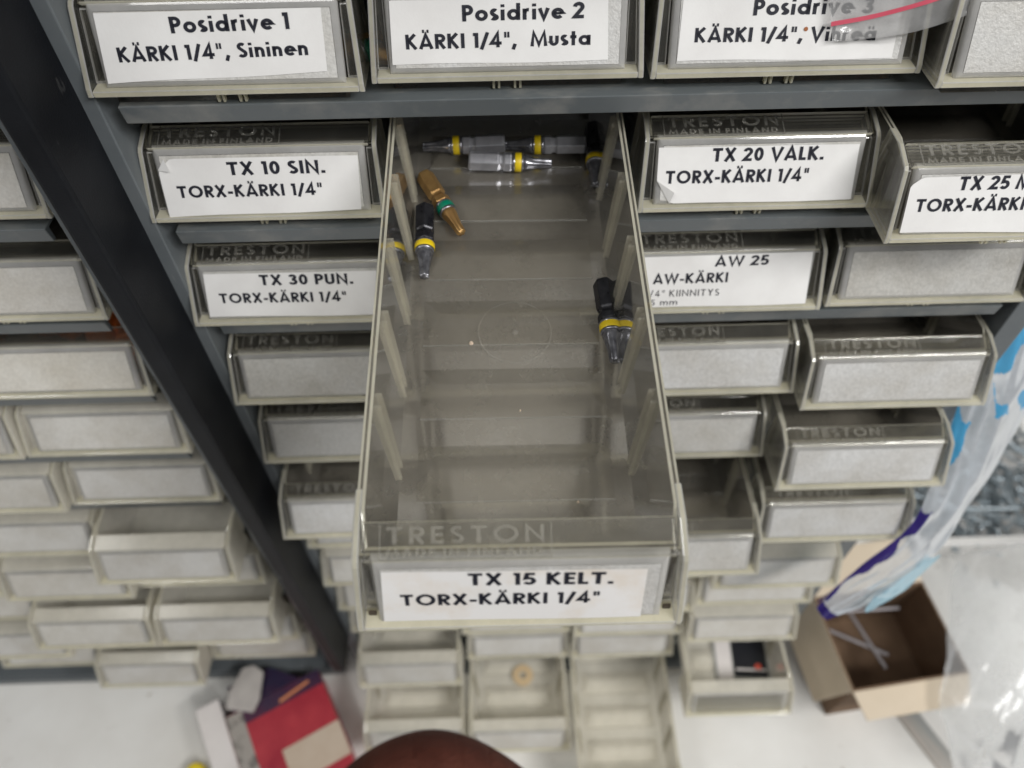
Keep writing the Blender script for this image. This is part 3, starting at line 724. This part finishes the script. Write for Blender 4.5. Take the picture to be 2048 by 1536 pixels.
mb = MB(); mb.box(-62, -42.8, -56, 62, 0, 33); e2 = obj('white_carton', bevel(mb.mesh('white_carton', M_WHITECARD), 1.2, 2)); at(e2, -59.5, -57, ZB, 28); tag(e2, 'plain white narrow carton beside the red carton', 'carton')
e3 = empty('plastic_tag'); at(e3, -105, -34, ZB+35.4, -8); tag(e3, 'grey white plastic tag lying on top of the red carton', 'tag')
mb = MB()
poly = [(-12, 0), (11, 0), (13, 11), (9, 32), (0, 36), (-9, 33), (-14, 13)]
mb.add([(x, y, 0) for x, y in poly]+[(x*.97, y, 4) for x, y in poly], [tuple(range(6, -1, -1)), tuple(range(7, 14))]+[(i, (i+1) % 7, 7+(i+1) % 7, 7+i) for i in range(7)])
obj('tag_body', bevel(mb.mesh('tag_body', M_TAG), 1.2, 2), e3)
mb = MB(); mb.lathe([(0, 7), (3, 8), (12, 8), (13, 6)], 18, 'z'); yc = obj('yellow_cap', bevel(mb.mesh('yellow_cap', pbr("yellow_cap_plastic", (.75, .58, .02), rough=.4)), .4, 1)); at(yc, -141, -73, ZB); tag(yc, 'small yellow plastic cap at the bottom edge', 'cap')

# open cardboard box
BX, BY, BZR = 418, 2, 7
e = empty('cardboard_box'); at(e, BX, BY, ZB, BZR); tag(e, 'open brown cardboard box with flaps out, holding a few nails', 'box')
hw, hd, hh, th = 48, 38, 66, 1.6
def wallbox(x0, x1, y0, y1, z0, z1):
    m = MB(); m.box(x0, x1, y0, y1, z0, z1); return m
mb = MB()
mb.box(-hw, hw, -hd, -hd+th, 1.6, hh); mb.box(-hw, hw, hd-th, hd, 1.6, hh); mb.box(-hw, -hw+th, -hd+th, hd-th, 1.6, hh); mb.box(hw-th, hw, -hd+th, hd-th, 1.6, hh); mb.box(-hw, hw, -hd, hd, 0, 1.5)
bb = obj('box_walls', mb.mesh('box_walls', M_CARDIN), e)
def flap(p0, p1, out, drop, ln, nm='flap', taper=6):
    a, b = Vector(p0), Vector(p1); d = (b-a).normalized(); o = Vector(out).normalized(); n = (o*ln)+Vector((0, 0, drop))
    up = d.cross(n).normalized()*1.5
    pts = [a, b, b+n-d*taper, a+n+d*taper]
    m = MB(); m.hexa([tuple(p) for p in pts]+[tuple(p+up) for p in pts]); return obj(nm, bevel(m.mesh(nm, M_CARD), .5, 2), e)
flap((-hw, -hd-.2, hh), (hw, -hd-.2, hh), (0, -1, 0), -9, 20)
flap((hw, hd+.2, hh), (-hw, hd+.2, hh), (0, 1, 0), 16, 34)
flap((-hw-.2, hd, hh), (-hw-.2, -hd, hh), (-1, 0, 0), -40, 16)
mb = MB(); mb.lathe([(0, 1.6), (52, 1.6)], 10, 'x'); mb.lathe([(-1.2, 3.4), (0, 3.4)], 10, 'x'); ME_NAIL = mb.mesh('nail', M_NAIL, False)
for k, (x, y, z, ry, rz, lab) in enumerate([(386, 22, -520, .05, -.45, 'long nail lying lowest in the cardboard box'), (396, 34, -512, -.10, .0, 'nail lying across the back of the cardboard box'), (408, 36, -516, .1, -1.2, 'nail pointing towards the viewer in the cardboard box')]):
    n = obj('nail', ME_NAIL, None, (x, y, z), (0, ry, rz)); tag(n, lab, 'nail', 'nails in the cardboard box')

# white tray of screws
e = empty('screw_tray'); at(e, 610, 185, ZB, 0); tag(e, 'white plastic tray full of screws at the right edge', 'tray')
tw, td, thh = 125, 92, 44
mb = MB()
def shellbox(mb, w_, d_, h_, t_, dr=5):
    ob = [(-w_+dr, -d_+dr, 0), (w_-dr, -d_+dr, 0), (w_-dr, d_-dr, 0), (-w_+dr, d_-dr, 0)]; ot = [(-w_, -d_, h_), (w_, -d_, h_), (w_, d_, h_), (-w_, d_, h_)]
    ib = [(x*(1-t_/w_), y*(1-t_/d_), t_) for x, y, z in ob]; it = [(x*(1-t_/w_), y*(1-t_/d_), h_) for x, y, z in ot]
    mb.add(ob+ot, [(3, 2, 1, 0), (0, 1, 5, 4), (1, 2, 6, 5), (2, 3, 7, 6), (3, 0, 4, 7)])
    mb.add(ib+it, [(0, 1, 2, 3), (0, 1, 5, 4), (1, 2, 6, 5), (2, 3, 7, 6), (3, 0, 4, 7)])
    mb.add(ot+it, [(i, (i+1) % 4, 4+(i+1) % 4, 4+i) for i in range(4)])
shellbox(mb, tw, td, thh, 2.4)
obj('tray_shell', mb.mesh('tray_shell', M_TRAY), e)
mb = MB()
for (x0, x1, y0, y1) in ((-tw-5, tw+5, -td-5, -td-.1), (-tw-5, tw+5, td+.1, td+5), (-tw-5, -tw-.1, -td-.1, td+.1), (tw+.1, tw+5, -td-.1, td+.1)): mb.box(x0, x1, y0, y1, thh-5, thh+1)
obj('rim', bevel(mb.mesh('rim', M_TRAY), 1.5, 2), e)
mb = MB(); mb.lathe([(0, 3.4), (.8, 3.6), (3, 1.6), (46, 1.5), (50, .2)], 10, 'x'); ME_SCREW = mb.mesh('screw', M_SCREW, True)
for k in range(230):
    x, y = 610+random.uniform(-112, 40), 185+random.uniform(-80, 72)
    s = obj('screw', ME_SCREW, None, (x, y, ZB+5+random.uniform(2, 22)), (random.uniform(-.3, .3), random.uniform(-.45, .45), random.uniform(0, 6.28)))
    tag(s, 'zinc plated screw in the heap in the white tray', 'screw', 'screws in the white tray')

# grey strip lying on the bench
e = obj('steel_rule', None)
mb = MB(); mb.box(-9, 9, -70, 40, 0, 2); mb2 = bevel(mb.mesh('steel_rule', pbr("worn_steel_strip", (.34, .35, .34), (.52, .47, .42), 30, .45, metal=.3, sc3=(4, .4, 1))), .4, 1)
bpy.data.objects.remove(e)
e = obj('steel_rule', mb2); at(e, 452, -62, ZB+.2, 25); tag(e, 'worn flat steel strip lying on the bench below the cardboard box', 'strip')

# ------------------------------------------------------------------ films and bags
def sheet(name, ctrl, nu, nv, matfn, mats, thick=.06, wav=1.0, seed=1, freq=3.0, fold=0):
    """ctrl: rows of control points (each row same length) in mm, smoothly interpolated; real thickness added"""
    rnd = random.Random(seed); ph = [rnd.uniform(0, 6.28) for _ in range(8)]
    def cr(p0, p1, p2, p3, t):
        return .5*((2*p1)+(-p0+p2)*t+(2*p0-5*p1+4*p2-p3)*t*t+(-p0+3*p1-3*p2+p3)*t**3)
    def interp(row, u):
        n = len(row)-1; s = min(int(u*n), n-1); t = u*n-s
        g = lambda i: row[max(0, min(n, i))]
        return cr(g(s-1), g(s), g(s+1), g(s+2), t)
    rows = [[Vector(p) for p in r] for r in ctrl]
    pts = []
    for j in range(nv+1):
        v = j/nv
        for i in range(nu+1):
            u = i/nu
            p = interp([interp(r, u) for r in rows], v)
            wv = wav*(math.sin(freq*6.28*u+ph[0]+3*v)*.5+math.sin(freq*9*v+ph[1]+5*u)*.5+.5*math.sin(31*u+17*v+ph[2])+.35*math.sin(23*v-41*u+ph[3]))
            if fold:
                wv += fold*(abs(math.sin(7*u+4*v+ph[4]))**.5+.8*abs(math.sin(13*v-6*u+ph[5]))**.6+.5*abs(math.sin(19*u+15*v+ph[6]))**.7-1.3)
            pts.append(p+Vector((.25*wv, -.7*wv, .5*wv)))
    mb = MB(); fs = []; mi = []
    for j in range(nv):
        for i in range(nu):
            a = j*(nu+1)+i; fs.append((a, a+1, a+nu+2, a+nu+1)); mi.append(matfn((i+.5)/nu, (j+.5)/nv))
    mb.add([tuple(p) for p in pts], fs, mi)
    me = mb.mesh(name, mats, smooth=True, fix=False)
    return me
# small zip bag hanging over the third label of the top row
e = empty('zip_bag', (198, 0, 25)); tag(e, 'clear zip bag with a red line hanging over the Posidrive 3 label', 'bag')
dp = DR[0, 2].location/MM
Pz = front_plane(2.2)
def zp(x, t, b=0):
    q = Pz(x, t, b); return (q[0]+dp.x-198, q[1]+dp.y, q[2]+dp.z-25)
ctrl = [[zp(11.5, 6.6, .2), zp(21, 7.2, .6), (*zp(32, 8.6, 2.6),), zp(44, 12.0, 3.5), zp(62, 18.5, 5)],
        [zp(9.8, 12, .3), zp(21, 14, 1.2), zp(33, 17, 3.5), zp(46, 21, 4.5), zp(63, 28, 6)],
        [zp(8, 22, .5), zp(21, 26, 3), zp(34, 30, 5), zp(48, 34, 7), zp(64, 42, 8)],
        [zp(6, 40, 2), zp(21, 44, 6), zp(35, 48, 9), zp(50, 50, 10), zp(66, 58, 12)]]
obj('bag_film', sheet('bag_film', ctrl, 40, 24, lambda u, v: 0, [M_FILM], wav=.35, seed=3), e)
zl = [[zp(10.0, 10.6, .9), zp(22, 12.6, 1.9), zp(36, 16.4, 4.4), zp(50, 21.5, 5.4), zp(64, 28, 7)], [zp(9.9, 11.8, .9), zp(22, 13.8, 1.9), zp(36, 17.6, 4.4), zp(50, 22.7, 5.4), zp(64, 29.2, 7)]]
obj('zip_line', sheet('zip_line', zl, 40, 3, lambda u, v: 0, [M_REDZIP], wav=.0, seed=3), e)

# printed bag hanging down the right side of the cabinet
e = empty('printed_bag', (340, 0, -200)); tag(e, 'milky plastic bag with blue and purple print hanging on the right side of the cabinet', 'bag')
O = Vector((340, 0, -200))
def off(rows): return [[tuple(Vector(p)-O) for p in r] for r in rows]
main = off([[(331, 32, -92), (352, 26, -96), (384, 36, -100)], [(328, 16, -122), (346, 8, -126), (380, 26, -142)], [(326, 2, -154), (344, -8, -162), (378, 12, -186)], [(321, -22, -195), (338, -28, -202), (362, -10, -220)],
            [(312, -36, -229), (326, -42, -236), (343, -32, -248)], [(293, -44, -250), (300, -52, -256), (312, -52, -262)], [(276, -56, -266), (279, -59, -270), (283, -60, -274)]])
def mf(u, v):
    q = v+.012*math.sin(9*u+20*v)+.010*math.sin(23*u+2)
    a = u+.05*math.sin(31*v)+.03*math.sin(67*v+1)
    if a < .16 and .56 < q < .95: return 2
    if v > .955: return 2
    d1 = ((a-.15)/.26)**2+((q-.20)/.10)**2
    if .35 < d1 < 1.1: return 1
    d2 = ((a-.85)/.30)**2+((q-.13)/.09)**2
    if .4 < d2 < 1.1 or (a > .7 and .26 < q < .34): return 1
    if a < .22 and .38 < q < .47: return 1
    if .35 < a < .5 and .30 < q < .325: return 1
    return 0
obj('bag_film', sheet('bag_film', main, 90, 220, mf, [M_BAGW, M_BAGB, M_BAGP], wav=1.3, seed=5), e)
prong = off([[(326, -44, -238), (343, -36, -249)], [(312, -52, -250), (324, -50, -258)], [(302, -57, -255), (308, -58, -260)], [(297, -62, -257), (298.5, -62.5, -259)]])
obj('torn_strip', sheet('torn_strip', prong, 10, 30, lambda u, v: 0, [clear_mat("pale_blue_film", (.6, .85, .95), (.8, .95, 1), .1, (.45, .70, .82), .6, .8, rough=.15)], wav=.4, seed=8), e)
purple = off([[(311, -36, -228), (315, -35, -224)], [(292, -46, -247), (299, -42, -243)], [(274, -56, -266), (277, -54, -262)]])
obj('purple_edge', sheet('purple_edge', purple, 6, 30, lambda u, v: 0, [M_BAGP], wav=.3, seed=9), e)

# crumpled clear bag at the lower right
e = empty('clear_bag', (500, -10, -480)); tag(e, 'crumpled clear plastic bag hanging over the tray and box at lower right', 'bag')
O = Vector((500, -10, -480))
cl = off([[(486, 66, -470), (540, 70, -464), (600, 74, -462)], [(484, 56, -466), (540, 62, -462), (600, 66, -462)], [(468, 26, -462), (530, 20, -448), (590, 20, -448)], [(446, -22, -462), (515, -30, -444), (580, -24, -446)],
          [(436, -62, -478), (500, -76, -466), (570, -74, -466)], [(446, -92, -508), (508, -112, -500), (570, -110, -500)]])
obj('bag_film', sheet('bag_film', cl, 110, 130, lambda u, v: 0, [M_CRUMPLE], wav=1.5, seed=12, freq=2.2, fold=3.2), e)

# ------------------------------------------------------------------ the hand under the drawer
m, nt, out = newmat("shade_darkened_skin"); M_SKIN = m
p = N(nt, 'ShaderNodeBsdfPrincipled', Roughness=.65)
p.inputs['Specular IOR Level'].default_value = .16
n = noise(nt, 90, 6); r = ramp(nt, n.outputs['Fac'], [(.35, (.060, .016, .010)), (.65, (.098, .030, .019))])  # brown skin, with the shade on the hand put into its colour
nt.links.new(r.outputs[0], p.inputs['Base Color'])
p.inputs['Subsurface Weight'].default_value = .1; p.inputs['Subsurface Radius'].default_value = (.004, .0015, .001); p.inputs['Subsurface Scale'].default_value = .5
v1 = N(nt, 'ShaderNodeTexVoronoi', Scale=1400); tc = N(nt, 'ShaderNodeTexCoord'); nt.links.new(tc.outputs['Object'], v1.inputs['Vector'])
wv = N(nt, 'ShaderNodeTexNoise', Scale=240, Detail=6); mp = N(nt, 'ShaderNodeMapping'); mp.inputs['Scale'].default_value = (2.5, .5, .5)
nt.links.new(tc.outputs['Object'], mp.inputs[0]); nt.links.new(mp.outputs[0], wv.inputs['Vector'])
cr = N(nt, 'ShaderNodeTexWave', Scale=38, Distortion=9, Detail=4); cr.bands_direction = 'X'; nt.links.new(tc.outputs['Object'], cr.inputs['Vector'])
cp_ = ramp(nt, cr.outputs['Fac'], [(.0, (0, 0, 0)), (.06, (1, 1, 1))])
ad0 = N(nt, 'ShaderNodeMath', operation='MULTIPLY_ADD'); ad0.inputs[1].default_value = 1.0; nt.links.new(cp_.outputs[0], ad0.inputs[0]); nt.links.new(v1.outputs['Distance'], ad0.inputs[2])
ad = N(nt, 'ShaderNodeMath', operation='ADD'); nt.links.new(ad0.outputs[0], ad.inputs[0]); nt.links.new(wv.outputs['Fac'], ad.inputs[1])
b = N(nt, 'ShaderNodeBump', Strength=.5, Distance=.0006); nt.links.new(ad.outputs[0], b.inputs['Height']); nt.links.new(b.outputs[0], p.inputs['Normal'])
nt.links.new(p.outputs[0], out.inputs[0])
person = empty('person', (100, -180, -70)); tag(person, 'shade-darkened hand with bent fingers below the pulled-out drawer', 'person')
HO = Vector((100, -180, -70))
def skin(chains, name):
    vs = []; es = []; rs = []
    for ch in chains:
        prev = None
        for item in ch:
            if isinstance(item, int): prev = item; continue
            (x, y, z, r) = item
            vs.append(((x-HO.x)*MM, (y+3.2-HO.y)*MM, (z+2.6-HO.z)*MM)); rs.append(r*MM)
            if prev is not None: es.append((prev, len(vs)-1))
            prev = len(vs)-1
    me = bpy.data.meshes.new(name); me.from_pydata(vs, es, [])
    o = bpy.data.objects.new(name, me); COL.objects.link(o)
    md = o.modifiers.new('s', 'SKIN'); md.use_smooth_shade = True
    for sv, r in zip(me.skin_vertices[0].data, rs): sv.radius = (r, r)
    me.skin_vertices[0].data[0].use_root = True
    o.modifiers.new('d', 'SUBSURF').levels = 3
    o.modifiers['d'].render_levels = 3
    dg = bpy.context.evaluated_depsgraph_get()
    m2 = bpy.data.meshes.new_from_object(o.evaluated_get(dg)); bpy.data.objects.remove(o)
    m2.name = name; m2.materials.clear(); m2.materials.append(M_SKIN)
    m2.polygons.foreach_set('use_smooth', [True]*len(m2.polygons))
    return obj(name, m2, person)
# vertex 0 = palm centre; index finger arches across the bottom of the picture
hand = [
    [(136, -214, -100, 25), (128, -204, -86, 21), (116, -189, -63, 12.6), (107, -181.8, -52, 11.6), (97, -178.3, -45.7, 12.4), (87.5, -180.3, -47.7, 11.6), (80, -185, -54, 11.2), (75, -192, -66, 9.6), (78, -197, -76, 8)],
    [0, (128, -196, -100, 17), (116, -184, -86, 12), (100, -176, -74, 12), (84, -180, -78, 11), (78, -190, -90, 9.5), (82, -196, -98, 8)],
    [0, (130, -190, -116, 16), (118, -180, -106, 11.5), (102, -174, -98, 11.5), (87, -179, -102, 10.5), (82, -189, -112, 9), (86, -195, -118, 7.5)],
    [0, (134, -188, -132, 14), (122, -180, -126, 10), (108, -176, -121, 10), (96, -180, -124, 9), (92, -188, -132, 8)],
    [0, (150, -232, -118, 28), (170, -262, -140, 29), (200, -320, -170, 33)],
    [0, (120, -224, -92, 14), (100, -216, -80, 12), (86, -208, -74, 11), (76, -202, -72, 8.5)]]
skin(hand, 'hand')
